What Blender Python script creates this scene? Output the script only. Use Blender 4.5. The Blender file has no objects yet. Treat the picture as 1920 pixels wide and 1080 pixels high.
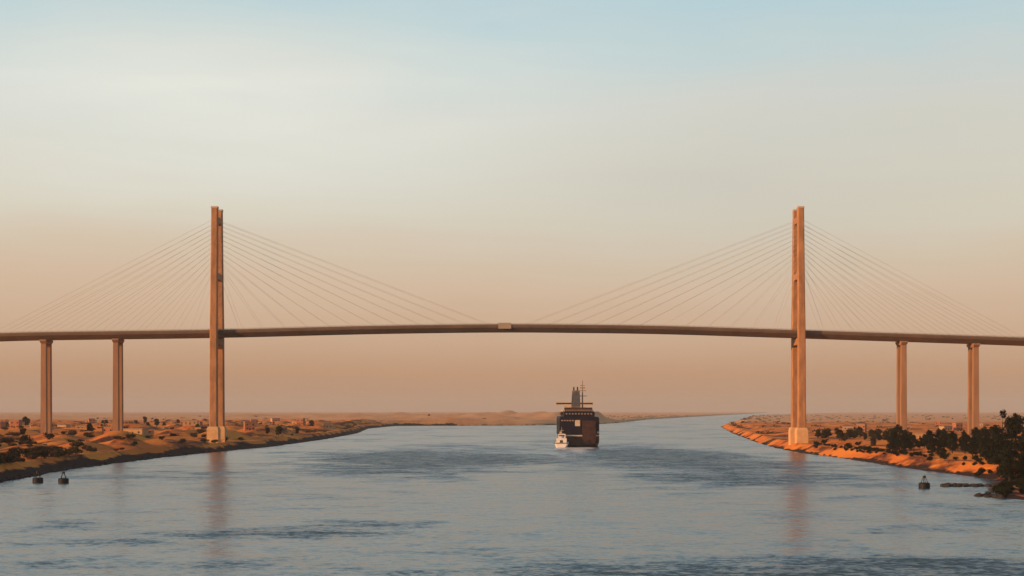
import bpy, bmesh, math, random
from mathutils import Vector, Matrix, noise
R = math.radians
random.seed(7)
scene = bpy.context.scene
COL = scene.collection

# ------------------------------------------------------------------ camera
F = 3000.0                 # focal length in pixels of the 1920-wide photograph
HOR = 770.0                # horizon row of the photograph
CAMZ = 27.0
cam = bpy.data.objects.new('camera', bpy.data.cameras.new('camera'))
COL.objects.link(cam)
cam.location = (0, 0, CAMZ)
cam.rotation_euler = (R(90), 0, 0)
cam.data.sensor_width = 36
cam.data.lens = 36 * F / 1920
cam.data.shift_y = (HOR - 540) / 1920
cam.data.clip_start = 0.5
cam.data.clip_end = 60000
scene.camera = cam

# ------------------------------------------------------------------ light
SUN_EL, SUN_AZ = 12.0, 64.0          # degrees above horizon / degrees left of "straight behind the camera"
to_sun = Vector((-math.sin(R(SUN_AZ)) * math.cos(R(SUN_EL)), -math.cos(R(SUN_AZ)) * math.cos(R(SUN_EL)), math.sin(R(SUN_EL))))
sd = bpy.data.lights.new('sun', 'SUN')
sd.energy = 5.0
sd.angle = R(0.55)
sd.color = (1.0, 0.50, 0.20)
sun = bpy.data.objects.new('sun', sd)
COL.objects.link(sun)
sun.rotation_euler = to_sun.to_track_quat('Z', 'Y').to_euler()

scene.view_settings.view_transform = 'Standard'
scene.view_settings.look = 'None'
scene.view_settings.exposure = 0.0
scene.view_settings.gamma = 1.0

def lin(r, g, b):
    f = lambda c: (c / 255) / 12.92 if c / 255 <= .04045 else ((c / 255 + .055) / 1.055) ** 2.4
    return (f(r), f(g), f(b), 1)

world = bpy.data.worlds.new('World')
scene.world = world
world.use_nodes = True
wn, wl = world.node_tree.nodes, world.node_tree.links
for n in list(wn): wn.remove(n)
def W(t, **k):
    n = wn.new(t)
    for a, b in k.items(): setattr(n, a, b)
    return n
def wmath(op, a, b=None, clamp=False):
    n = W('ShaderNodeMath', operation=op, use_clamp=clamp)
    for i, v in enumerate((a, b)):
        if v is None: continue
        if isinstance(v, (int, float)): n.inputs[i].default_value = v
        else: wl.new(v, n.inputs[i])
    return n.outputs[0]
out = W('ShaderNodeOutputWorld')
bg = W('ShaderNodeBackground'); bg.inputs[1].default_value = 1.0
wl.new(bg.outputs[0], out.inputs[0])
tc = W('ShaderNodeTexCoord')
sep = W('ShaderNodeSeparateXYZ'); wl.new(tc.outputs['Generated'], sep.inputs[0])
X, Z = sep.outputs[0], sep.outputs[2]
ramp = W('ShaderNodeValToRGB')
cr = ramp.color_ramp
SKY = [(-0.01, (164, 134, 112)), (0.004, (172, 138, 112)), (0.024, (191, 149, 116)), (0.046, (203, 170, 141)), (0.073, (211, 183, 155)),
       (0.094, (212, 190, 164)), (0.122, (214, 206, 186)), (0.155, (213, 211, 197)), (0.188, (207, 211, 206)),
       (0.218, (192, 210, 212)), (0.255, (178, 207, 216)), (0.36, (134, 168, 192)), (0.52, (98, 138, 172))]
lo, hi = -0.01, 0.52
while len(cr.elements) < len(SKY): cr.elements.new(0.5)
for e, (z, c) in zip(cr.elements, SKY):
    e.position = (z - lo) / (hi - lo); e.color = lin(*c)
# gentle undulation so that the bands are not ruler-straight
m1 = W('ShaderNodeMapping'); m1.inputs['Scale'].default_value = (3, 3, 14)
wl.new(tc.outputs['Generated'], m1.inputs[0])
nz = W('ShaderNodeTexNoise'); nz.inputs['Scale'].default_value = 1.6; nz.inputs['Detail'].default_value = 4
nz.inputs['Roughness'].default_value = .5
wl.new(m1.outputs[0], nz.inputs['Vector'])
zz = wmath('ADD', Z, wmath('MULTIPLY', wmath('MULTIPLY', wmath('SUBTRACT', nz.outputs[0], .5), .42), Z))
zr = wmath('DIVIDE', wmath('SUBTRACT', zz, lo), hi - lo, True)
wl.new(zr, ramp.inputs[0])
# thin veil of cloud, thickest to the upper left
m2 = W('ShaderNodeMapping'); m2.inputs['Scale'].default_value = (4, 4, 24); m2.inputs['Rotation'].default_value = (0, R(6), 0)
m2.inputs['Location'].default_value = (.7, .2, .3)
wl.new(tc.outputs['Generated'], m2.inputs[0])
nc = W('ShaderNodeTexNoise'); nc.inputs['Scale'].default_value = 1.3; nc.inputs['Detail'].default_value = 6; nc.inputs['Roughness'].default_value = .5
nc.inputs['Distortion'].default_value = .3
wl.new(m2.outputs[0], nc.inputs['Vector'])
def gauss(cx, sx, cz, sz):
    a = wmath('POWER', wmath('DIVIDE', wmath('SUBTRACT', X, cx), sx), 2)
    b = wmath('POWER', wmath('DIVIDE', wmath('SUBTRACT', Z, cz), sz), 2)
    return wmath('EXPONENT', wmath('MULTIPLY', wmath('ADD', a, b), -1))
veil = wmath('MULTIPLY', gauss(-.16, .22, .180, .058), wmath('ADD', wmath('MULTIPLY', nc.outputs[0], 1.3), .22), True)
mix1 = W('ShaderNodeMix', data_type='RGBA')
wl.new(veil, mix1.inputs['Factor']); wl.new(ramp.outputs[0], mix1.inputs[6]); mix1.inputs[7].default_value = lin(231, 232, 222)
veil2 = wmath('MULTIPLY', gauss(.16, .2, .135, .055), wmath('ADD', wmath('MULTIPLY', nc.outputs[0], .9), .1), True)
mix2 = W('ShaderNodeMix', data_type='RGBA')
wl.new(veil2, mix2.inputs['Factor']); wl.new(mix1.outputs[2], mix2.inputs[6]); mix2.inputs[7].default_value = lin(203, 200, 188)
# the high sky, out of frame, is a physical sky
sky = W('ShaderNodeTexSky', sky_type='NISHITA')
sky.sun_disc = False
sky.sun_elevation = R(SUN_EL); sky.sun_rotation = R(180 + SUN_AZ)
sky.air_density = 1.2; sky.dust_density = 2.5
sk = W('ShaderNodeMix', data_type='RGBA', blend_type='MULTIPLY')
sk.inputs['Factor'].default_value = 1; wl.new(sky.outputs[0], sk.inputs[6]); sk.inputs[7].default_value = (.14, .14, .14, 1)
up = W('ShaderNodeMapRange', interpolation_type='SMOOTHSTEP'); up.inputs[1].default_value = .3; up.inputs[2].default_value = .6
wl.new(Z, up.inputs[0])
mix3 = W('ShaderNodeMix', data_type='RGBA')
wl.new(up.outputs[0], mix3.inputs['Factor']); wl.new(mix2.outputs[2], mix3.inputs[6]); wl.new(sk.outputs[2], mix3.inputs[7])
wl.new(mix3.outputs[2], bg.inputs[0])

# ------------------------------------------------------------------ materials
def mat(name, col, rough=.8, var=.0, scale=1.0, bump=0., metal=0., col2=None, spec=.3, stretch=(1, 1, 1)):
    m = bpy.data.materials.new(name); m.use_nodes = True
    nt = m.node_tree; b = nt.nodes['Principled BSDF']
    b.inputs['Roughness'].default_value = rough; b.inputs['Metallic'].default_value = metal
    b.inputs['Specular IOR Level'].default_value = spec
    b.inputs['Base Color'].default_value = (*col, 1)
    if col2 is None: col2 = tuple(c * (1 - var) for c in col)
    g = nt.nodes.new('ShaderNodeNewGeometry')
    mp = nt.nodes.new('ShaderNodeMapping'); mp.inputs['Scale'].default_value = stretch
    nt.links.new(g.outputs['Position'], mp.inputs[0])
    n = nt.nodes.new('ShaderNodeTexNoise'); n.inputs['Scale'].default_value = scale; n.inputs['Detail'].default_value = 8
    n.inputs['Roughness'].default_value = .6
    nt.links.new(mp.outputs[0], n.inputs['Vector'])
    r = nt.nodes.new('ShaderNodeMapRange'); r.inputs[1].default_value = .35; r.inputs[2].default_value = .65
    nt.links.new(n.outputs[0], r.inputs[0])
    x = nt.nodes.new('ShaderNodeMix'); x.data_type = 'RGBA'
    nt.links.new(r.outputs[0], x.inputs['Factor']); x.inputs[6].default_value = (*col, 1); x.inputs[7].default_value = (*col2, 1)
    nt.links.new(x.outputs[2], b.inputs['Base Color'])
    if bump:
        bp = nt.nodes.new('ShaderNodeBump'); bp.inputs['Strength'].default_value = bump; bp.inputs['Distance'].default_value = 1
        nt.links.new(n.outputs[0], bp.inputs['Height']); nt.links.new(bp.outputs[0], b.inputs['Normal'])
    return m
M = dict(
    concrete=mat('pylon_concrete', (.48, .24, .115), .85, .38, .3, .05, stretch=(1, 1, .3)),
    plinth=mat('plinth_concrete', (.70, .42, .20), .85, .2, .3, .05),
    pier=mat('pier_concrete', (.36, .205, .12), .85, .25, .2, .05, stretch=(1, 1, .3)),
    girder=mat('girder_steel', (.15, .10, .075), .6, .25, .1, stretch=(1, 1, 1)),
    rail=mat('rail_steel', (.20, .15, .11), .5, .2, .4),
    cable=mat('cable_sheath', (.56, .52, .44), .5, .1, .1),
    panel=mat('pale_panel', (.40, .32, .24), .6, .15, .2),
    navy=mat('navy_paint', (.006, .009, .026), .55, .4, .15, spec=.12, col2=(.012, .010, .018), stretch=(1, 1, .3)),
    brown=mat('brown_paint', (.07, .028, .02), .6, .5, .4),
    cream=mat('cream_paint', (.62, .50, .38), .5, .15, .5),
    white=mat('white_paint', (.80, .76, .70), .5, .1, 1),
    funnel=mat('funnel_paint', (.42, .29, .22), .6, .3, .5),
    glass=mat('dark_glass', (.02, .03, .04), .1, .1, 1, spec=.6),
    black=mat('black_rubber', (.010, .010, .011), .6, .3, 2),
    sandwall=mat('sand_plaster', (.48, .32, .20), .9, .25, .5),
    redwall=mat('red_plaster', (.42, .17, .09), .9, .25, .5),
    roof=mat('flat_roof', (.34, .24, .17), .9, .2, .6),
    timber=mat('dark_timber', (.08, .05, .035), .8, .3, 2),
    bark=mat('bark', (.05, .035, .025), .9, .3, 2),
    rock=mat('dark_rock', (.045, .038, .034), .9, .5, .8, .4),
    leaf=mat('dark_foliage', (.020, .024, .010), .8, .5, .35, col2=(.008, .010, .006), spec=.1),
    leaf2=mat('olive_foliage', (.052, .042, .016), .8, .5, .35, col2=(.024, .020, .010), spec=.1),
    scrub=mat('dry_scrub', (.10, .055, .028), .9, .5, .2, col2=(.05, .03, .02), spec=.1),
)

# ------------------------------------------------------------------ helpers
class MB:
    def __init__(s): s.v = []; s.f = []
    def box(s, x0, x1, y0, y1, z0, z1, rot=None, at=None):
        i = len(s.v)
        for z in (z0, z1):
            for x, y in ((x0, y0), (x1, y0), (x1, y1), (x0, y1)): s.v.append(Vector((x, y, z)))
        if rot is not None:
            for k in range(i, i + 8): s.v[k] = rot @ s.v[k]
        if at is not None:
            for k in range(i, i + 8): s.v[k] = s.v[k] + Vector(at)
        s.f += [tuple(i + k for k in q) for q in ((3, 2, 1, 0), (4, 5, 6, 7), (0, 1, 5, 4), (1, 2, 6, 5), (2, 3, 7, 6), (3, 0, 4, 7))]
        return s
    def loft(s, sections, cap=True):
        n = len(sections[0]); i = len(s.v)
        for sec in sections: s.v += [Vector(p) for p in sec]
        for a in range(len(sections) - 1):
            for k in range(n):
                l = (k + 1) % n
                s.f.append((i + a * n + k, i + a * n + l, i + (a + 1) * n + l, i + (a + 1) * n + k))
        if cap:
            s.f.append(tuple(i + k for k in range(n - 1, -1, -1)))
            s.f.append(tuple(i + (len(sections) - 1) * n + k for k in range(n)))
        return s
    def tube(s, p0, p1, r0, r1=None, n=8):
        r1 = r0 if r1 is None else r1
        p0, p1 = Vector(p0), Vector(p1); d = (p1 - p0).normalized()
        u = d.orthogonal().normalized(); w = d.cross(u)
        ring = lambda p, r: [p + (u * math.cos(t) + w * math.sin(t)) * r for t in (2 * math.pi * k / n for k in range(n))]
        return s.loft([ring(p0, r0), ring(p1, r1)])
    def path(s, pts, radii, n=7):
        secs = []
        for i, p in enumerate(pts):
            p = Vector(p); a = Vector(pts[max(i - 1, 0)]); b = Vector(pts[min(i + 1, len(pts) - 1)])
            d = (b - a).normalized(); u = d.cross(Vector((0.3, 1, 0.1))).normalized(); w = d.cross(u)
            secs.append([p + (u * math.cos(t) + w * math.sin(t)) * radii[i] for t in (2 * math.pi * k / n for k in range(n))])
        return s.loft(secs)
    def build(s, name, m, parent=None, loc=None, smooth=False, bevel=0):
        me = bpy.data.meshes.new(name); me.from_pydata([tuple(v) for v in s.v], [], s.f); me.materials.append(m); me.update()
        bm = bmesh.new(); bm.from_mesh(me); bmesh.ops.recalc_face_normals(bm, faces=bm.faces)
        if bevel: bmesh.ops.bevel(bm, geom=list(bm.edges), offset=bevel, segments=2, affect='EDGES', clamp_overlap=True)
        bm.to_mesh(me); bm.free()
        if smooth: me.polygons.foreach_set('use_smooth', [True] * len(me.polygons))
        o = bpy.data.objects.new(name, me); COL.objects.link(o)
        if parent: o.parent = parent
        if loc: o.location = loc
        return o
def rect(x0, x1, y0, y1, z): return [(x0, y0, z), (x1, y0, z), (x1, y1, z), (x0, y1, z)]
def empty(name, loc, rz=0):
    o = bpy.data.objects.new(name, None); COL.objects.link(o); o.location = loc; o.rotation_euler = (0, 0, rz); return o
def tag(o, label=None, cat=None, group=None, kind=None):
    if label: o['label'] = label
    if cat: o['category'] = cat
    if group: o['group'] = group
    if kind: o['kind'] = kind
    return o
KIDS = {}
def kids(o): return [c for c in COL.objects if c.parent == o] if o.name not in KIDS else KIDS[o.name]
def copy_tree(o, parent=None):
    ks = kids(o); KIDS[o.name] = ks
    c = o.copy(); COL.objects.link(c); c.parent = parent; KIDS[c.name] = []
    for ch in ks: KIDS[c.name].append(copy_tree(ch, c))
    return c
def interp(tab, y):
    if y <= tab[0][0]: return tab[0][1]
    for (a, b), (c, d) in zip(tab, tab[1:]):
        if y <= c:
            return b + (d - b) * (y - a) / (c - a)
    return tab[-1][1]

# ------------------------------------------------------------------ terrain
LEFT = [(-300, -190), (500, -188), (600, -192), (736, -204), (920, -202), (1038, -194), (1191, -180), (1500, -176), (1900, -184), (2400, -216), (2860, -205),
        (2990, 60), (3120, 150), (3500, 230), (5000, 430), (9000, 1150), (20000, 3200)]
RIGHT = [(-300, 182), (430, 178), (470, 158), (505, 150), (545, 166), (590, 186), (648, 189), (771, 185), (880, 188), (1025, 185), (1150, 190), (1350, 207), (1900, 262),
         (2700, 352), (4000, 560), (8000, 1200), (20000, 4200)]
def wob(y, k): return 2.2 * noise.noise(Vector((y * .035, k, 0))) + 1.1 * noise.noise(Vector((y * .12, k + 9, 0)))
def edge(side, y): return interp(LEFT, y) + wob(y, 1) if side < 0 else interp(RIGHT, y) + wob(y, 5)
def land_z(x, y, d):
    if d <= 0: return max(-7, d * .35)
    top = 4.6
    if d < 9: base = top * (d / 9)
    elif d < 20: base = top + .2
    elif d < 32: base = top + .2 + 1.6 * (d - 20) / 12
    else: base = top + 1.8
    a = min(1, max(0, d - 6) / 26)
    n = noise.noise(Vector((x * .012, y * .006, 3))) * 2.2 + noise.noise(Vector((x * .05, y * .03, 7))) * 1.3 + (abs(noise.noise(Vector((x * .030, y * .012, 17)))) * 10 if x < 0 else 0)
    z = base + a * n + (.25 * noise.noise(Vector((x * .3, y * .3, 1))) if d > 2 else 0)
    if x > 0 and y < 640: z = min(z, .25 * d, .75) if y < 610 else z * (y - 610) / 30 + min(z, .25 * d, .75) * (640 - y) / 30
    if y > 2600:                                      # spoil heaps along the far bend
        z += a * 17 * math.exp(-((x - 130) / 260) ** 2 - ((y - 3380) / 230) ** 2) * (1 + .5 * noise.noise(Vector((x * .02, y * .01, 4))))
        z += a * 9 * math.exp(-((x + 380) / 300) ** 2 - ((y - 3500) / 300) ** 2) * (1 + .8 * noise.noise(Vector((x * .02, y * .01, 8))))
    return z
def ground_z(x, y):
    l, r = edge(-1, y), edge(1, y)
    return land_z(x, y, max(l - x, x - r))
ys = [-300, -100, 100, 250, 330]
y = 380.0
while y < 20500:
    ys.append(y); y += max(5.0, y * .0062 if y < 3000 else y * .02)
offs = [-60, -30, -12, -4, 0, 1.2, 2.5, 4, 5.5, 7, 9, 11, 14, 17, 20, 23, 26, 29, 32]
o_ = 37.0
while o_ < 12000: offs.append(o_); o_ += max(5, o_ * .055)
offs.append(16000)
v, f = [], []
for y in ys:
    l, r = edge(-1, y), edge(1, y); mid = (l + r) / 2
    row = []
    for d in reversed(offs):
        x = l - d
        if x > mid - 2: x = mid - 2 - (offs.index(d) * -0.01)
        row.append((x, y, land_z(x, y, l - x)))
    for d in offs:
        x = r + d
        if x < mid + 2: x = mid + 2 + offs.index(d) * .01
        row.append((x, y, land_z(x, y, x - r)))
    v += row
nc_ = len(offs) * 2
for i in range(len(ys) - 1):
    for k in range(nc_ - 1):
        a = i * nc_ + k; f.append((a, a + 1, a + nc_ + 1, a + nc_))
me = bpy.data.meshes.new('ground'); me.from_pydata(v, [], f); me.update()
me.polygons.foreach_set('use_smooth', [True] * len(me.polygons))
gm = bpy.data.materials.new('desert_sand'); gm.use_nodes = True
nt = gm.node_tree; b = nt.nodes['Principled BSDF']; b.inputs['Roughness'].default_value = .95; b.inputs['Specular IOR Level'].default_value = .1
g = nt.nodes.new('ShaderNodeNewGeometry')
def gnoise(scale, st, lo_, hi_, detail=6):
    mp = nt.nodes.new('ShaderNodeMapping'); mp.inputs['Scale'].default_value = st; nt.links.new(g.outputs['Position'], mp.inputs[0])
    n = nt.nodes.new('ShaderNodeTexNoise'); n.inputs['Scale'].default_value = scale; n.inputs['Detail'].default_value = detail; n.inputs['Roughness'].default_value = .6
    nt.links.new(mp.outputs[0], n.inputs['Vector'])
    r = nt.nodes.new('ShaderNodeMapRange'); r.inputs[1].default_value = lo_; r.inputs[2].default_value = hi_; nt.links.new(n.outputs[0], r.inputs[0])
    return r.outputs[0], n.outputs[0]
def gmix(fac, a, b_):
    x = nt.nodes.new('ShaderNodeMix'); x.data_type = 'RGBA'; nt.links.new(fac, x.inputs['Factor'])
    for s_, v_ in ((6, a), (7, b_)):
        if isinstance(v_, tuple): x.inputs[s_].default_value = (*v_, 1)
        else: nt.links.new(v_, x.inputs[s_])
    return x.outputs[2]
f1, _ = gnoise(.02, (1, .45, 0), .42, .6)
f2, h2n = gnoise(.05, (1, .4, 0), .50, .60)
f3, h3 = gnoise(.35, (1, 1, 1), .4, .7)
c1 = gmix(f1, (.82, .28, .045), (.64, .17, .03))
c2 = gmix(f2, c1, (.075, .026, .016))
c3 = gmix(f3, c2, (.66, .21, .04))
mx = nt.nodes.new('ShaderNodeMix'); mx.data_type = 'RGBA'; mx.inputs['Factor'].default_value = .35
nt.links.new(c2, mx.inputs[6]); nt.links.new(c3, mx.inputs[7])
# wet, weed-darkened stone just above the waterline, plus painted shade on the left bank
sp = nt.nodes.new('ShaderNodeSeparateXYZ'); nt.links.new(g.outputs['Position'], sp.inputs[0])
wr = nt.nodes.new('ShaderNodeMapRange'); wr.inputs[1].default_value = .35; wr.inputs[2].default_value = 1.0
lm_ = nt.nodes.new('ShaderNodeMath'); lm_.operation = 'LESS_THAN'; lm_.inputs[1].default_value = -100; nt.links.new(sp.outputs[0], lm_.inputs[0])   # left bank: dark band raised to paint the slope's shade into the colour
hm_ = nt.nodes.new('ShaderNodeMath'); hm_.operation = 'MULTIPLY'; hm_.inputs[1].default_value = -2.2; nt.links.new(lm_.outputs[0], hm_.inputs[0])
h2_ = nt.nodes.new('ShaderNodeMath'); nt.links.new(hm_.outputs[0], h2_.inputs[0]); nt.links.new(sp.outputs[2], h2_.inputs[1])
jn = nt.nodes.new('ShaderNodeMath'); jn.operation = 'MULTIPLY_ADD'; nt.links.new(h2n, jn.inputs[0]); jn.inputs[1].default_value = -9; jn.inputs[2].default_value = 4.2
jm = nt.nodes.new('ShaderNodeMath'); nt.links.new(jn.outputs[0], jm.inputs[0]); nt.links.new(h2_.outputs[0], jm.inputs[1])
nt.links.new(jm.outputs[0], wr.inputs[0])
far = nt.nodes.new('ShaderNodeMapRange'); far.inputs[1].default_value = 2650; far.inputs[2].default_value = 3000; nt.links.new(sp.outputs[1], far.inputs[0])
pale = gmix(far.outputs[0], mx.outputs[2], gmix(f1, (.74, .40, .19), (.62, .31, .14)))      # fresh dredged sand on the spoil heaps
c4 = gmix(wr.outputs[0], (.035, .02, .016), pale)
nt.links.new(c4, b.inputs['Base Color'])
bp = nt.nodes.new('ShaderNodeBump'); bp.inputs['Strength'].default_value = .6; bp.inputs['Distance'].default_value = 1.2
nt.links.new(h3, bp.inputs['Height']); nt.links.new(bp.outputs[0], b.inputs['Normal'])
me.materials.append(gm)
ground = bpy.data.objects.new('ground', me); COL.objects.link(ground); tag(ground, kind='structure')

# ------------------------------------------------------------------ water
wm = bpy.data.materials.new('canal_water'); wm.use_nodes = True
nt = wm.node_tree; b = nt.nodes['Principled BSDF']
b.inputs['Base Color'].default_value = (.055, .092, .108, 1); b.inputs['IOR'].default_value = 1.33
b.inputs['Specular IOR Level'].default_value = .5
g = nt.nodes.new('ShaderNodeNewGeometry')
sp = nt.nodes.new('ShaderNodeSeparateXYZ'); nt.links.new(g.outputs['Position'], sp.inputs[0])
def m_(op, a, b_=None, clamp=False):
    n = nt.nodes.new('ShaderNodeMath'); n.operation = op; n.use_clamp = clamp
    for i, q in enumerate((a, b_)):
        if q is None: continue
        if isinstance(q, (int, float)): n.inputs[i].default_value = q
        else: nt.links.new(q, n.inputs[i])
    return n.outputs[0]
def patch(cx, sx, cy, sy, amp):      # a breeze patch / slick lying on the canal, in metres
    a = m_('POWER', m_('DIVIDE', m_('SUBTRACT', sp.outputs[0], cx), sx), 2)
    c = m_('POWER', m_('DIVIDE', m_('SUBTRACT', sp.outputs[1], cy), sy), 2)
    return m_('MULTIPLY', m_('EXPONENT', m_('MULTIPLY', m_('ADD', a, c), -1)), amp)
_, n1 = gnoise(.010, (1, .55, 1), 0, 1, 5)
_, n2 = gnoise(.035, (1, 1.0, 1), 0, 1, 4)
mask = m_('ADD', m_('MULTIPLY', m_('SUBTRACT', n1, .5), 2.4), m_('MULTIPLY', m_('SUBTRACT', n2, .5), 2.0))
mask = m_('ADD', mask, .20)
for p in [(-45, 62, 900, 190, 1.5), (92, 50, 950, 260, 1.2), (80, 32, 640, 60, .9), (75, 45, 272, 26, 1.2), (20, 60, 262, 12, .4), (-62, 24, 354, 20, .7), (-35, 22, 380, 20, .35),
          (-80, 50, 275, 14, .5), (8, 24, 560, 190, -.8), (-55, 70, 262, 16, -.45), (-150, 70, 480, 90, -.45), (30, 30, 430, 60, -.3), (140, 40, 520, 60, -.2)]:
    mask = m_('ADD', mask, patch(*p))
mr = nt.nodes.new('ShaderNodeMapRange'); mr.interpolation_type = 'SMOOTHSTEP'; mr.inputs[1].default_value = .05; mr.inputs[2].default_value = 1.2
nt.links.new(mask, mr.inputs[0]); rough_sea = mr.outputs[0]
def slopes(scale, st, detail, amp):  # wave slopes taken straight from a noise field, so distant water keeps its chop
    mp = nt.nodes.new('ShaderNodeMapping'); mp.inputs['Scale'].default_value = st; nt.links.new(g.outputs['Position'], mp.inputs[0])
    n = nt.nodes.new('ShaderNodeTexNoise'); n.inputs['Scale'].default_value = scale; n.inputs['Detail'].default_value = detail; n.inputs['Roughness'].default_value = .6
    nt.links.new(mp.outputs[0], n.inputs['Vector'])
    v = nt.nodes.new('ShaderNodeVectorMath'); v.operation = 'MULTIPLY_ADD'; nt.links.new(n.outputs['Color'], v.inputs[0])
    v.inputs[1].default_value = (amp * .8, amp, 0); v.inputs[2].default_value = (-amp * .4, -amp * .5, 0)
    return v.outputs[0]
def v_(op, a, b_):
    n = nt.nodes.new('ShaderNodeVectorMath'); n.operation = op
    nt.links.new(a, n.inputs[0])
    if isinstance(b_, tuple): n.inputs[1].default_value = b_
    elif op == 'SCALE': nt.links.new(b_, n.inputs['Scale'])
    elif b_ is not None: nt.links.new(b_, n.inputs[1])
    return n.outputs[0]
sl = v_('ADD', v_('ADD', slopes(.10, (1, 1.6, 1), 3, .55), slopes(.6, (1, 1.3, 1), 3, .85)), (.0, -.12, 0))   # constant normal tilt toward the camera, builds in reflection of higher sky
amp_ = m_('ADD', m_('MULTIPLY', rough_sea, 1.05), .33)
nrm = v_('NORMALIZE', v_('ADD', v_('SCALE', sl, amp_), (0, 0, 1)), None)
nt.links.new(nrm, b.inputs['Normal'])
# churned propeller wash trailing from the ship and the tug
_, fn_ = gnoise(.22, (1, .5, 1), 0, 1, 6)
wash = m_('ADD', m_('ADD', patch(50, 9, 1160, 34, .95), patch(44, 8, 1090, 80, .55)), m_('ADD', patch(36, 5, 1148, 30, .9), patch(30, 10, 960, 130, .22)))
foam = m_('MULTIPLY', m_('ADD', m_('SUBTRACT', fn_, .62), wash, False), 2.2, True)
foam = m_('MULTIPLY', foam, m_('GREATER_THAN', wash, .04))
fx = nt.nodes.new('ShaderNodeMix'); fx.data_type = 'RGBA'; nt.links.new(foam, fx.inputs['Factor']); fx.inputs[6].default_value = (.055, .092, .108, 1); fx.inputs[7].default_value = (.72, .74, .74, 1)
nt.links.new(fx.outputs[2], b.inputs['Base Color'])
nt.links.new(m_('ADD', m_('MULTIPLY', rough_sea, .08), .20), b.inputs['Roughness'])
wb = MB(); wb.v = [Vector(p) for p in ((-16000, -300, 0), (16000, -300, 0), (16000, 20400, 0), (-16000, 20400, 0))]; wb.f = [(0, 1, 2, 3)]
tag(wb.build('water', wm), kind='structure')

# ------------------------------------------------------------------ bridge
D = 1115.0                 # distance of the bridge centre line
PX = 2.69                  # photograph pixels per metre there
DECK = [(-700, 62), (-357, 80.2), (-205, 82.2), (-100, 85.0), (-5, 86.3), (100, 85.2), (199, 82.0), (357, 76.8), (700, 62)]
def deck_z(x):
    return sum(interp([(a, b) for a, b in DECK], x + dx) for dx in (-30, -15, 0, 15, 30)) / 5
bridge = tag(empty('cable_stayed_bridge', (0, D, 0)), 'long cable-stayed bridge with two tall orange concrete pylons spanning the canal', 'bridge')
HALF = 8.4
xs = [-700 + 10 * i for i in range(141)]
g_ = MB()
g_.loft([[(x, -HALF, deck_z(x) - .6), (x, -HALF + .1, deck_z(x) - 1.6), (x, -HALF + 3, deck_z(x) - 4.4), (x, HALF - 3, deck_z(x) - 4.4), (x, HALF - .1, deck_z(x) - 1.6),
          (x, HALF, deck_z(x) - .6), (x, HALF, deck_z(x)), (x, -HALF, deck_z(x))] for x in xs])
g_.build('deck', M['girder'], bridge)
for sy in (-1, 1):
    r_ = MB()
    y0, y1 = sorted((sy * (HALF - .35), sy * (HALF - .1)))
    r_.loft([[(x, y0, deck_z(x) + .004), (x, y1, deck_z(x) + .004), (x, y1, deck_z(x) + .8), (x, y0, deck_z(x) + .8)] for x in xs])
    r_.loft([[(x, y0, deck_z(x) + 1.2), (x, y1, deck_z(x) + 1.2), (x, y1, deck_z(x) + 1.35), (x, y0, deck_z(x) + 1.35)] for x in xs])
    for i in range(350):
        x = -698 + 4 * i; z = deck_z(x); r_.box(x, x + .2, y0, y1, z + .8, z + 1.2)
    r_.build('railing', M['rail'], bridge)
sg = MB(); sg.box(-9.5, -.5, -HALF - .45, -HALF - .1, deck_z(-5) - 2.4, deck_z(-5) + 1.7, None)
for x in (-8.5, -5, -1.5): sg.box(x, x + .3, -HALF - .1, -HALF + .6, deck_z(-5) - .5, deck_z(-5) - .1)
tag(sg.build('side_panel', M['panel'], bridge, bevel=.08), 'pale panel fixed to the side of the deck at mid-span')

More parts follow.
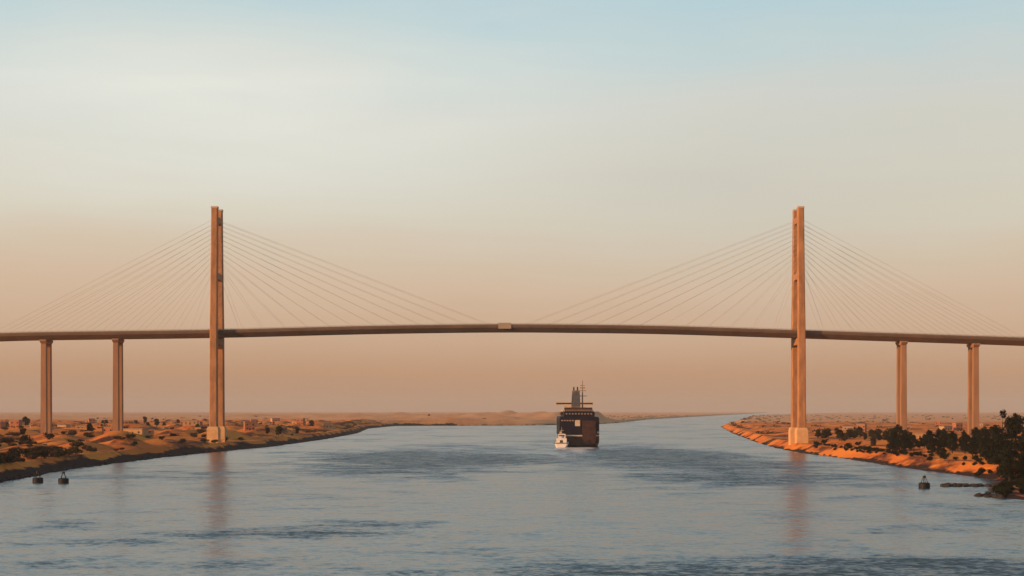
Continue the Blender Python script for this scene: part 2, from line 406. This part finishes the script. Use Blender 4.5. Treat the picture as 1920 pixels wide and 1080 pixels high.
TOP = 167.0
LEGY = 11.8
for px_, zb in ((-205.5, 5.0), (199.5, 4.2)):
    py = MB()
    def leg(sy):
        m = MB()
        def sec(z, yc, wx, wy):
            c = .5
            return [(px_ - wx, sy * yc - wy + c, z), (px_ - wx + c, sy * yc - wy, z), (px_ + wx - c, sy * yc - wy, z), (px_ + wx, sy * yc - wy + c, z),
                    (px_ + wx, sy * yc + wy - c, z), (px_ + wx - c, sy * yc + wy, z), (px_ - wx + c, sy * yc + wy, z), (px_ - wx, sy * yc + wy - c, z)]
        m.loft([sec(zb + 2, LEGY + .9, 2.7, 2.8), sec(78, LEGY + .4, 2.5, 2.5), sec(84, LEGY + .3, 2.5, 2.5), sec(118, LEGY - 1.4, 2.35, 2.3), sec(TOP - 3, LEGY - 3.2, 2.2, 2.2),
                sec(TOP, LEGY - 3.2, 2.2, 2.2)])
        return m
    pr = empty('pylon', (0, 0, 0)); pr.parent = bridge
    for sy in (-1, 1):
        leg(sy).build('leg', M['concrete'], pr)
        MB().box(px_ - 2.4, px_ + 2.4, sy * (LEGY - 3.2) - 2.4, sy * (LEGY - 3.2) + 2.4, TOP + .003, TOP + 1.2).build('cap', M['cream'], pr, bevel=.15)
        pl = MB(); yc = sy * (LEGY + .9)
        pl.loft([rect(px_ - 4.0, px_ + 4.0, yc - 4.4, yc + 4.4, zb - 6), rect(px_ - 4.0, px_ + 4.0, yc - 4.4, yc + 4.4, zb + 9), rect(px_ - 3.3, px_ + 3.3, yc - 3.6, yc + 3.6, zb + 11)])
        pl.build('plinth', M['plinth'], pr, bevel=.2)
    for z0, z1, hw in ((deck_z(px_) - 9.4, deck_z(px_) - 4.7, 2.2), (118, 122.5, 1.9), (TOP - 10, TOP - 5.5, 1.9)):
        MB().box(px_ - hw, px_ + hw, -LEGY + 1.5, LEGY - 1.5, z0, z1).build('cross_beam', M['concrete'], pr, bevel=.2)
    for sx in (-1, 1):
        for k in range(12):
            dx = sx * (17 + k * (196 - 17 - (4 if sx * px_ < 0 else 40)) / 11.0)
            zt = TOP - 8 - (11 - k) * 3.1
            for sy in (-1, 1):
                a = Vector((px_ + dx, sy * (HALF - .7), deck_z(px_ + dx) + .1))
                c = Vector((px_ + sx * 1.6, sy * (LEGY - 3.2), zt))
                MB().tube(a, c, .075, .075, 6).build('stay_cable', M['cable'], bridge)
def pier(x):
    zt = deck_z(x) - 4.4
    t = empty('pier', (0, 0, 0)); t.parent = bridge
    for sy in (-1, 1):
        yc = sy * 5.4
        gz = ground_z(x, D + yc)
        MB().loft([rect(x - 2.1, x + 2.1, yc - 1.9, yc + 1.9, gz - 4), rect(x - 1.8, x + 1.8, yc - 1.7, yc + 1.7, zt - 2.6)]).build('column', M['pier'], t, bevel=.2)
    MB().loft([rect(x - 1.9, x + 1.9, -7.2, 7.2, zt - 2.597), rect(x - 2.3, x + 2.3, -8.8, 8.8, zt - 1.0), rect(x - 2.3, x + 2.3, -8.8, 8.8, zt - .003)]).build('pier_cap', M['pier'], t)
for x in (-324.5, -274.5, 271.5, 321.5, -375, 372): pier(x)

# ------------------------------------------------------------------ ship
def make_ship():
    root = tag(empty('vehicle_carrier', (0, 0, 0)), 'big dark navy ship seen from its square stern sailing away under the bridge', 'ship')
    L, B = 176.0, 15.0
    def sec(y, w, z0, z1, flare=.86):
        return [(-w * flare, y, z0), (w * flare, y, z0), (w, y, z0 + 4.5), (w, y, z1), (-w, y, z1), (-w, y, z0 + 4.5)]
    stations = [(0, B * .97, 1.2), (4, B, .2), (12, B, -2), (30, B, -4), (L * .55, B, -4), (L * .78, B * .93, -4), (L * .9, B * .62, -4), (L, B * .12, -2)]
    MB().loft([sec(y, w, z, 8.2) for y, w, z in stations]).build('lower_hull', M['brown'], root)
    up_ = [(0, B * .97), (4, B), (L * .55, B), (L * .78, B * .98), (L * .9, B * .8), (L + 3, B * .22)]
    MB().loft([[(-w, y, 8.203), (w, y, 8.203), (w, y, 21.2), (w * .95, y, 22.4), (-w * .95, y, 22.4), (-w, y, 21.2)] for y, w in up_]).build('upper_hull', M['navy'], root)
    rb = MB(); rb.box(-15.6, 15.6, -.35, -.003, 8.0, 8.9); rb.build('rubbing_strake', M['cream'], root)
    rp = MB(); rp.box(2.2, 12.2, -1.5, -.353, 2.6, 19.6)
    for k in range(6): rp.box(2.2, 12.2, -1.8, -1.503, 3.6 + 2.5 * k, 4.0 + 2.5 * k)
    rp.build('stern_ramp', M['brown'], root)
    rc = MB(); rc.box(-3.2, .6, -.4, -.003, 15.5, 20.0); rc.build('side_door', M['cream'], root, bevel=.05)
    for k in range(5):
        MB().box(-13.4 + 2.0 * k, -12.2 + 2.0 * k, -.12, -.003, 19.2, 20.1).build('vent', M['funnel'], root)
    for sx in (-1, 1):
        MB().tube((sx * 14.0, -.1, 10.8), (sx * 14.0, .5, 10.8), .8, .8, 12).build('fairlead', M['cream'], root)
    uh = MB().loft([rect(-11.6, 11.6, 1.5, L * .7, 22.403), rect(-11.2, 11.2, 1.8, L * .7, 26.4)])
    uh.build('upper_deck', M['navy'], root, bevel=.15)
    for k in range(9): MB().box(-10 + 2.3 * k, -8.9 + 2.3 * k, 1.42, 1.497, 24.2, 25.1).build('window', M['funnel'], root)
    hs = MB(); hs.box(-10.4, 10.4, 18, 40, 26.403, 29.4); hs.build('deck_house', M['brown'], root, bevel=.2)
    bh = MB(); bh.box(-9, 9, L * .72, L * .80, 26.4, 31.5); bh.box(-15.4, 15.4, L * .76, L * .79, 31.503, 34.2); bh.build('bridge_house', M['cream'], root)
    gl = MB(); gl.box(-15, 15, L * .76 - .1, L * .76 - .003, 32.3, 33.5); gl.build('window', M['glass'], root)
    fn = MB(); fn.loft([rect(-5.2, 1.6, 22, 31, 29.403), rect(-4.6, 1.0, 23.5, 30.5, 42.5)]); fn.build('funnel', M['funnel'], root, bevel=.3)
    for x in (-3.4, -.6): MB().tube((x, 26, 42.4), (x, 26, 45), .6, .5, 10).build('exhaust_pipe', M['black'], root)
    ms = MB()
    ms.tube((3.4, 33, 29.4), (3.4, 33, 50), .6, .3, 8)
    for z, w in ((38, 3.2), (42, 2.6), (46, 1.8)): ms.box(3.4 - w, 3.4 + w, 32.8, 33.2, z, z + .5)
    ms.box(1.4, 5.4, 32.3, 32.8, 44, 44.8)
    ms.build('mast', M['funnel'], root)
    rl = MB()
    for sx in (-1, 1):
        for z in (27.0, 27.6): rl.tube((sx * 11.0, 2, z), (sx * 11.0, L * .69, z), .06, .06, 5)
        for k in range(40): rl.tube((sx * 11.0, 2 + 3 * k, 26.35), (sx * 11.0, 2 + 3 * k, 27.6), .06, .06, 5)
    for z in (27.0, 27.6): rl.tube((-11, 2, z), (11, 2, z), .06, .06, 5)
    for k in range(15): rl.tube((-11 + 1.55 * k, 2, 26.35), (-11 + 1.55 * k, 2, 27.6), .06, .06, 5)
    rl.build('railing', M['cream'], root)
    for sx in (-1, 1):
        lb = MB(); lb.path([(sx * 12.6, 44, 25.2), (sx * 12.6, 45.5, 25.0), (sx * 12.6, 50.5, 25.0), (sx * 12.6, 52, 25.2)], [.3, 1.15, 1.15, .3], 10)
        lb.build('lifeboat', mat('orange_boat_shell', (.62, .16, .04), .5, .1, 1), root, smooth=True)
    return root
ship = make_ship()
ship.location = (50.0, 1189, 0); ship.rotation_euler = (0, 0, -R(.7))

def make_tug():
    root = tag(empty('tugboat', (0, 0, 0)), 'small pale tug catching the sun at the big ship\'s left quarter', 'tug')
    def s(y, w, z0, z1): return [(-w * .6, y, z0), (w * .6, y, z0), (w, y, z1), (-w, y, z1)]
    MB().loft([s(0, 3.9, .2, 3.0), s(2, 4.6, -1, 2.9), s(14, 4.7, -1.5, 3.1), s(22, 3.6, -1.5, 3.9), s(27, .6, -.5, 4.8)]).build('hull', M['white'], root)
    fd = MB()
    for sx in (-1, 1): fd.path([(sx * 3.9, -.1, 2.8), (sx * 4.75, 2, 2.7), (sx * 4.85, 14, 2.9), (sx * 3.8, 22, 3.7)], [.22] * 4, 8)
    fd.tube((-3.9, -.15, 2.8), (3.9, -.15, 2.8), .22, .22, 8)
    fd.build('fender', M['black'], root)
    MB().box(-3.3, 3.3, 8, 18, 2.9, 5.8).build('deck_house', M['white'], root, bevel=.15)
    wh = MB().loft([rect(-2.4, 2.4, 11, 16.5, 5.803), rect(-2.1, 2.1, 11.4, 16, 8.6)]).build('wheelhouse', M['white'], root)
    for x in (-1.6, -.4, .8): MB().box(x, x + .9, 11.12, 11.2, 7.0, 8.0).build('window', M['glass'], wh)
    for sx in (-1, 1): MB().tube((sx * 2.6, 9.2, 5.8), (sx * 2.6, 9.2, 8.4), .45, .4, 10).build('funnel', M['funnel'], root)
    m = MB().tube((0, 13.5, 8.6), (0, 13.5, 12.8), .14, .08, 8); m.box(-1.2, 1.2, 13.4, 13.6, 10.6, 10.8); m.build('mast', M['cream'], root)
    MB().tube((-1, 4, 3.9), (1, 4, 3.9), .8, .8, 12).build('towing_winch', M['timber'], root)
    return root
tug = make_tug()
tug.scale = (1.15, 1.15, 1.15); tug.location = (36.0, 1168, 0); tug.rotation_euler = (0, 0, -R(3))

# ------------------------------------------------------------------ buoys
def make_buoy():
    root = empty('mooring_buoy', (0, 0, 0))
    MB().loft([[(r * math.cos(t), r * math.sin(t), z) for t in (2 * math.pi * k / 18 for k in range(18))] for z, r in ((-1, 1.5), (-.2, 1.95), (1.5, 1.95), (1.9, 1.7))]).build('float', M['black'], root)
    fm = MB()
    for k in range(4):
        t = math.pi / 4 + k * math.pi / 2
        fm.tube((1.2 * math.cos(t), 1.2 * math.sin(t), 1.85), (.45 * math.cos(t), .45 * math.sin(t), 3.6), .12, .1, 6)
    fm.build('frame', M['black'], root)
    MB().tube((0, 0, 3.55), (0, 0, 4.3), .6, .5, 10).build('topmark', M['black'], root)
    return root
b0 = make_buoy()
for i, (px_, py_, lab) in enumerate([(71, 905, 'black mooring buoy off the left bank, the one nearer the left edge'),
                                     (119, 906, 'black mooring buoy off the left bank, the one farther from the bank'),
                                     (1733, 915, 'lone black mooring buoy off the dark point of the right bank')]):
    o = b0 if i == 0 else copy_tree(b0)
    Y = F * CAMZ / (py_ - HOR); o.location = ((px_ - 960) * Y / F, Y, 0); o.rotation_euler.z = i * .4
    tag(o, lab, 'buoy', 'mooring buoys near the banks')

# ------------------------------------------------------------------ vegetation
def leaf_cloud(m, rng, c, rx, ry, rz, n, size):
    for _ in range(n):
        u = Vector((rng.gauss(0, 1), rng.gauss(0, 1), rng.gauss(0, 1))).normalized() * (rng.random() ** .45)
        p = Vector(c) + Vector((u.x * rx, u.y * ry, u.z * rz))
        a = Vector((rng.gauss(0, 1), rng.gauss(0, 1), rng.gauss(0, .6))).normalized(); q = a.orthogonal().normalized()
        q = Matrix.Rotation(rng.random() * 6.28, 3, a) @ q; w = a.cross(q)
        s = size * rng.uniform(.6, 1.3); i = len(m.v)
        m.v += [p - q * s, p - w * s * .55, p + q * s, p + w * s * .55]
        m.f.append((i, i + 1, i + 2, i + 3))
def make_tree(seed, H, W_, lm, narrow=False):
    rng = random.Random(seed)
    root = empty('tree', (0, 0, 0))
    t = MB(); lean = rng.uniform(-.6, .6)
    pts = [(0, 0, -1), (lean * .3, 0, H * .25), (lean * .6, rng.uniform(-.3, .3), H * .55), (lean, 0, H * .88)]
    t.path(pts, [.36, .28, .17, .05], 8)
    m = MB(); nl = 15 if narrow else 19
    for k in range(nl):
        zz_ = H * rng.uniform(.12, .92) if narrow else H * rng.uniform(.16, .9)
        rad = W_ * (1 - abs(zz_ / H - .5) * 1.2) * rng.uniform(.25, .75); an = rng.random() * 6.28
        c = Vector((lean * zz_ / H + rad * math.cos(an), rad * math.sin(an), zz_))
        t.path([(lean * .7 * zz_ / H, 0, zz_ - H * .14), tuple(c * .55 + Vector((0, 0, (zz_ - H * .08) * .45))), tuple(c)], [.13, .08, .03], 5)
        r = W_ * rng.uniform(.28, .46)
        leaf_cloud(m, rng, c, r, r, r * (1.1 if narrow else .7), 170, .34)
    leaf_cloud(m, rng, (lean, 0, H * .93), W_ * .22, W_ * .22, H * .08, 110, .34)
    t.build('trunk', M['bark'], root, smooth=True)
    m.build('crown', lm, root)
    return root
def make_palm(seed, H):
    rng = random.Random(seed)
    root = empty('palm_tree', (0, 0, 0))
    bx = rng.uniform(-.8, .8)
    MB().path([(0, 0, -1), (bx * .3, 0, H * .4), (bx * .8, 0, H * .8), (bx, 0, H)], [.38, .3, .26, .24], 9).build('trunk', M['bark'], root, smooth=True)
    m = MB()
    for k in range(26):
        an = k * 2.4; el = rng.uniform(-.3, 1.2); L = rng.uniform(2.6, 3.4); d = Vector((math.cos(an), math.sin(an), 0)); side = Vector((-d.y, d.x, 0))
        prev = None
        for j in range(8):
            u = j / 7; p = Vector((bx, 0, H)) + d * (L * u * math.cos(el * (1 - u * .5))) + Vector((0, 0, L * (u * math.sin(el) - .75 * u * u)))
            wd = .42 * math.sin(math.pi * min(1, u * .9 + .12))
            cur = (p + side * wd - Vector((0, 0, wd * .6)), p, p - side * wd - Vector((0, 0, wd * .6)))
            if prev:
                i = len(m.v); m.v += [*prev, *cur]; m.f += [(i, i + 1, i + 4, i + 3), (i + 1, i + 2, i + 5, i + 4)]
            prev = cur
    m.build('crown', M['leaf'], root)
    return root
def make_shrub(seed, r, h, lm):
    rng = random.Random(seed)
    root = empty('shrub', (0, 0, 0))
    s = MB(); m = MB()
    for k in range(6):
        an = rng.random() * 6.28; c = Vector((r * .5 * math.cos(an), r * .5 * math.sin(an), h * rng.uniform(.35, .75)))
        s.path([(0, 0, -.4), tuple(c * .5), tuple(c)], [.09, .06, .02], 5)
        leaf_cloud(m, rng, c, r * .55, r * .55, h * .34, 80, .26)
    s.build('stem', M['bark'], root); m.build('foliage', lm, root)
    return root
def at(px_, Y): return (px_ - 960) * Y / F
trees = [make_tree(11, 11, 4.2, M['leaf']), make_tree(12, 14, 4.6, M['leaf']), make_tree(13, 9, 4.0, M['leaf']), make_tree(14, 17, 4.4, M['leaf'], True)]
ltrees = [make_tree(21, 7.5, 3.6, M['leaf2']), make_tree(22, 6, 3.2, M['leaf2'])]
palms = [make_palm(31, 11), make_palm(32, 8.5)]
shrubs = [make_shrub(41, 2.3, 2.6, M['leaf']), make_shrub(42, 1.7, 1.9, M['leaf']), make_shrub(43, 2.4, 2.2, M['leaf2']), make_shrub(44, 1.6, 1.6, M['scrub'])]
reed = make_shrub(45, 1.9, 2.0, M['leaf'])
used = set()
def place(proto, x, y, s, label, cat, group, name=None, dz=0):
    if proto.name in used: o = copy_tree(proto)
    else: used.add(proto.name); KIDS[proto.name] = kids(proto); o = proto
    o.location = (x, y, ground_z(x, y) + dz); o.rotation_euler = (0, 0, random.random() * 6.28); o.scale = (s, s, s * random.uniform(.9, 1.12))
    if name: o.name = name
    tag(o, label, cat, group)
    return o
rnd = random.Random(5)
# the tall dark clump at the right edge
for px_, Y, k, s, lab in [(1878, 640, 3, 1.5, 'tallest dark tree of the clump near the right edge'), (1904, 655, 1, 1.6, 'broad black tree behind the tallest tree at the right edge'),
                          (1918, 610, 3, 1.2, 'narrow dark tree right at the photo\'s right edge'), (1893, 600, 0, 1.3, 'front tree of the dark clump above the black point'),
                          (1858, 665, 2, 1.2, 'low round tree on the left flank of the tall dark clump')]:
    place(trees[k], at(px_, Y), Y, s, lab, 'tree', 'dark trees on the right bank')
for i in range(34):
    px_ = 1672 + i * 6.4 + rnd.uniform(-5, 5); Y = rnd.uniform(700, 880)
    d = at(px_, Y) - edge(1, Y)
    if d < 16: Y = 880; d = at(px_, Y) - edge(1, Y)
    if d < 16: Y += 90
    place(trees[i % 3], at(px_, Y), Y, rnd.uniform(.62, 1.0), 'dark tree in the row behind the orange strip of the right bank', 'tree', 'row of dark trees on the right bank')
for px_, Y, k in ((1697, 880, 0), (1838, 730, 1), (1786, 840, 1)):
    place(palms[k], at(px_, Y), Y, .95, {1697: 'palm at the left end of the dark tree row on the right bank', 1838: 'palm between the dark tree row and the tall clump', 1786: 'palm in the middle of the dark tree row on the right bank'}[px_], 'palm', 'palms on the right bank')
for i in range(16):
    px_ = rnd.uniform(1520, 1700); Y = rnd.uniform(1180, 1700) if i % 2 else rnd.uniform(950, 1090)
    if at(px_, Y) - edge(1, Y) < 12: px_ = 960 + (edge(1, Y) + rnd.uniform(14, 40)) * F / Y
    place(shrubs[i % 3], at(px_, Y), Y, rnd.uniform(1.0, 1.7), 'dark shrub around the foot of the right pylon', 'shrub', 'shrubs by the right pylon')
for i in range(16):
    px_ = 1535 + i * 9.5 + rnd.uniform(-4, 4); Y = rnd.uniform(960, 1250)
    if at(px_, Y) - edge(1, Y) < 14: px_ = 960 + (edge(1, Y) + rnd.uniform(15, 45)) * F / Y
    place(ltrees[i % 2], at(px_, Y), Y, rnd.uniform(.7, 1.2), 'small dark tree on the right bank between the right pylon and the dark tree row', 'tree', 'small trees beside the right pylon')
for i in range(85):
    Y = rnd.uniform(650, 1050); x = edge(1, Y) + rnd.uniform(6.5, 19)
    place(shrubs[i % 2], x, Y, rnd.uniform(.5, 1.0), 'black-green shrub on the crest of the orange slope of the right bank', 'shrub', 'shrubs along the crest of the orange slope')
# black point of rocks and reeds at the right edge
for i in range(80):
    Y = rnd.uniform(470, 665); x = edge(1, Y) + rnd.uniform(-.5, 26)
    place(reed if i % 2 else shrubs[1], x, Y, rnd.uniform(.8, 1.3), 'black bush on the low dark point at the right edge', 'bush', 'bushes on the dark point at the right edge', dz=-.1)
def make_rock(seed, r):
    rng = random.Random(seed); bm = bmesh.new(); bmesh.ops.create_icosphere(bm, subdivisions=2, radius=r)
    for q in bm.verts:
        n = noise.noise(q.co * .9 / r + Vector((seed, 0, 0))); q.co *= 1 + .45 * n; q.co.z *= .62
    me = bpy.data.meshes.new('boulder'); bm.to_mesh(me); bm.free(); me.materials.append(M['rock'])
    o = bpy.data.objects.new('boulder', me); COL.objects.link(o); return o
rocks = [make_rock(s, 1.5) for s in (1, 2, 3)]
for i in range(60):
    if i < 26: Y = 572 + rnd.uniform(-4, 4); x = at(1768 + (i / 25) * 110, Y); lab = 'black boulder in the spit reaching out from the dark point'; g2 = 'boulders of the spit at the right edge'
    else: Y = rnd.uniform(455, 560); x = edge(1, Y) + rnd.uniform(-2.5, 1.5); lab = 'black boulder on the waterline of the dark point'; g2 = 'boulders around the dark point'
    o = place(rocks[i % 3], x, Y, rnd.uniform(.6, 1.15), lab, 'boulder', g2); o.location.z = rnd.uniform(-.1, .3)
for i in range(120):
    side = -1 if i % 3 else 1
    Y = rnd.uniform(600, 1080) if side < 0 else rnd.uniform(680, 1080)
    x = edge(side, Y) + side * rnd.uniform(-.5, 1.8)
    o = place(rocks[i % 3], x, Y, rnd.uniform(.45, 1.0), 'dark boulder at the foot of the ' + ('left' if side < 0 else 'right') + ' bank', 'boulder', 'boulders along the ' + ('left' if side < 0 else 'right') + ' waterline')
    o.location.z = max(0, ground_z(x, Y)) + .1
# left bank
for i in range(120):
    Y = rnd.choice([rnd.uniform(610, 900), rnd.uniform(800, 1400)]); px_ = rnd.uniform(-10, 960 + (edge(-1, Y) - 9) * F / Y)
    if px_ > 960 + (edge(-1, Y) - 9) * F / Y: continue
    k = rnd.choice([0, 2, 2, 3, 3])
    place(shrubs[k], at(px_, Y), Y, rnd.uniform(.9, 2.0), ['dark green', '', 'dull olive', 'dry brown'][k] + ' shrub on the orange sand of the left bank', 'shrub', 'shrubs on the left bank')
for i in range(22):
    Y = rnd.uniform(1150, 2100); px_ = rnd.uniform(0, 620)
    if at(px_, Y) > edge(-1, Y) - 14: continue
    place(ltrees[i % 2], at(px_, Y), Y, rnd.uniform(.9, 1.3), 'small olive tree on the left bank beyond the piers', 'tree', 'trees on the left bank')
# far scrub, nobody could count it
sc = MB(); rng = random.Random(99)
for i in range(900):
    Y = 1500 + 5500 * rng.random() ** 1.6; side = -1 if rng.random() < .6 else 1
    e = edge(side, Y)
    d = 14 + 1400 * rng.random() ** 1.8
    x = e + side * d
    if abs(x) > .36 * Y or (Y > 2700 and -500 < x < 320 and i % 6): continue
    c = Vector((x, Y, ground_z(x, Y) + 1.0))
    r = rng.uniform(2, 5)
    leaf_cloud(sc, rng, c, r * 1.5, r, 1.6, 26, 1.1)
tag(sc.build('scrub', M['scrub']), 'low dry scrub scattered over the far banks', 'scrub', kind='stuff')

# ------------------------------------------------------------------ buildings
def make_house(w, d, h, wm_):
    root = empty('house', (0, 0, 0))
    wl_ = MB().box(-w / 2, w / 2, -d / 2, d / 2, -1.5, h).build('wall', wm_, root)
    rf = MB().box(-w / 2 - .2, w / 2 + .2, -d / 2 - .2, d / 2 + .2, h + .003, h + .3)
    for a in ((-w / 2 - .2, w / 2 + .2, -d / 2 - .2, -d / 2), (-w / 2 - .2, w / 2 + .2, d / 2, d / 2 + .2), (-w / 2 - .2, -w / 2, -d / 2, d / 2), (w / 2, w / 2 + .2, -d / 2, d / 2)):
        rf.box(*a, h + .303, h + .8)
    rf.build('roof', M['roof'], root)
    MB().box(-.6, .6, -d / 2 - .08, -d / 2 - .003, 0, 2.1).build('door', M['timber'], root)
    for x in (-w * .33, w * .27): 
        for z in ([1.1] if h < 4.5 else [1.1, 4.2]): MB().box(x, x + 1.3, -d / 2 - .06, -d / 2 - .003, z, z + 1.2).build('window', M['glass'], root)
    return root
houses = [make_house(11, 8, 3.6, M['sandwall']), make_house(8, 7, 6.6, M['redwall']), make_house(14, 8, 3.4, mat('tan_plaster', (.50, .30, .15), .9, .3, .5))]
for px_, Y, k, lab in [(380, 1290, 0, 'low sand-coloured house just left of the left pylon'), (300, 1500, 2, 'long tan house left of the left pylon'),
                       (205, 1150, 1, 'two-storey red house beside the second pier on the left'), (30, 1350, 1, 'two-storey red house near the left edge'),
                       (120, 1700, 0, 'small sand-coloured house beyond the leftmost pier'), (255, 1050, 2, 'long tan house in front of the left pier'),
                       (1725, 1200, 2, 'long tan house behind the dark trees of the right bank'), (1590, 1700, 0, 'low sand-coloured house right of the right pylon')]:
    place(houses[k], at(px_, Y), Y, 1, lab, 'house', None).rotation_euler.z = rnd.uniform(-.4, .4)
rv = random.Random(17)
for i in range(26):
    Y = rv.uniform(1250, 2300); px_ = rv.uniform(-5, 700 if Y > 1700 else 480)
    if at(px_, Y) > edge(-1, Y) - 24: continue
    k = rv.randrange(3)
    place(houses[k], at(px_, Y), Y, 1, ['sand-coloured flat house among the village houses beyond the left piers', 'tall red house among the village houses beyond the left piers', 'long tan house among the village houses beyond the left piers'][k],
          'house', ['sand houses', 'red houses', 'tan houses'][k] + ' of the village on the left bank').rotation_euler.z = rv.uniform(-.5, .5)
for i in range(7):
    Y = rv.uniform(1300, 2200); px_ = rv.uniform(1560, 1900); k = rv.randrange(3)
    place(houses[k], at(px_, Y), Y, 1, ['sand-coloured flat house far behind the right bank trees', 'tall red house far behind the right bank trees', 'long tan house far behind the right bank trees'][k],
          'house', ['sand houses', 'red houses', 'tan houses'][k] + ' far behind the right bank').rotation_euler.z = rv.uniform(-.5, .5)
for o in list(COL.objects):
    if o.get('category') == 'house': o.scale = (1, 1, 1)

# ------------------------------------------------------------------ air
hz = MB().box(-16500, 16500, -600, 20800, -9, 190).build('haze', mat('unused', (1, 1, 1)))
hm = bpy.data.materials.new('haze_air'); hm.use_nodes = True; nt = hm.node_tree
nt.nodes.remove(nt.nodes['Principled BSDF'])
pv = nt.nodes.new('ShaderNodeVolumePrincipled'); pv.inputs['Color'].default_value = (.95, .93, .92, 1); pv.inputs['Density'].default_value = 3.8e-5
pv.inputs['Anisotropy'].default_value = 0
nt.links.new(pv.outputs[0], nt.nodes['Material Output'].inputs['Volume'])
hz.data.materials.clear(); hz.data.materials.append(hm)
tag(hz, 'thin dusty haze over the canal', 'haze', kind='stuff')
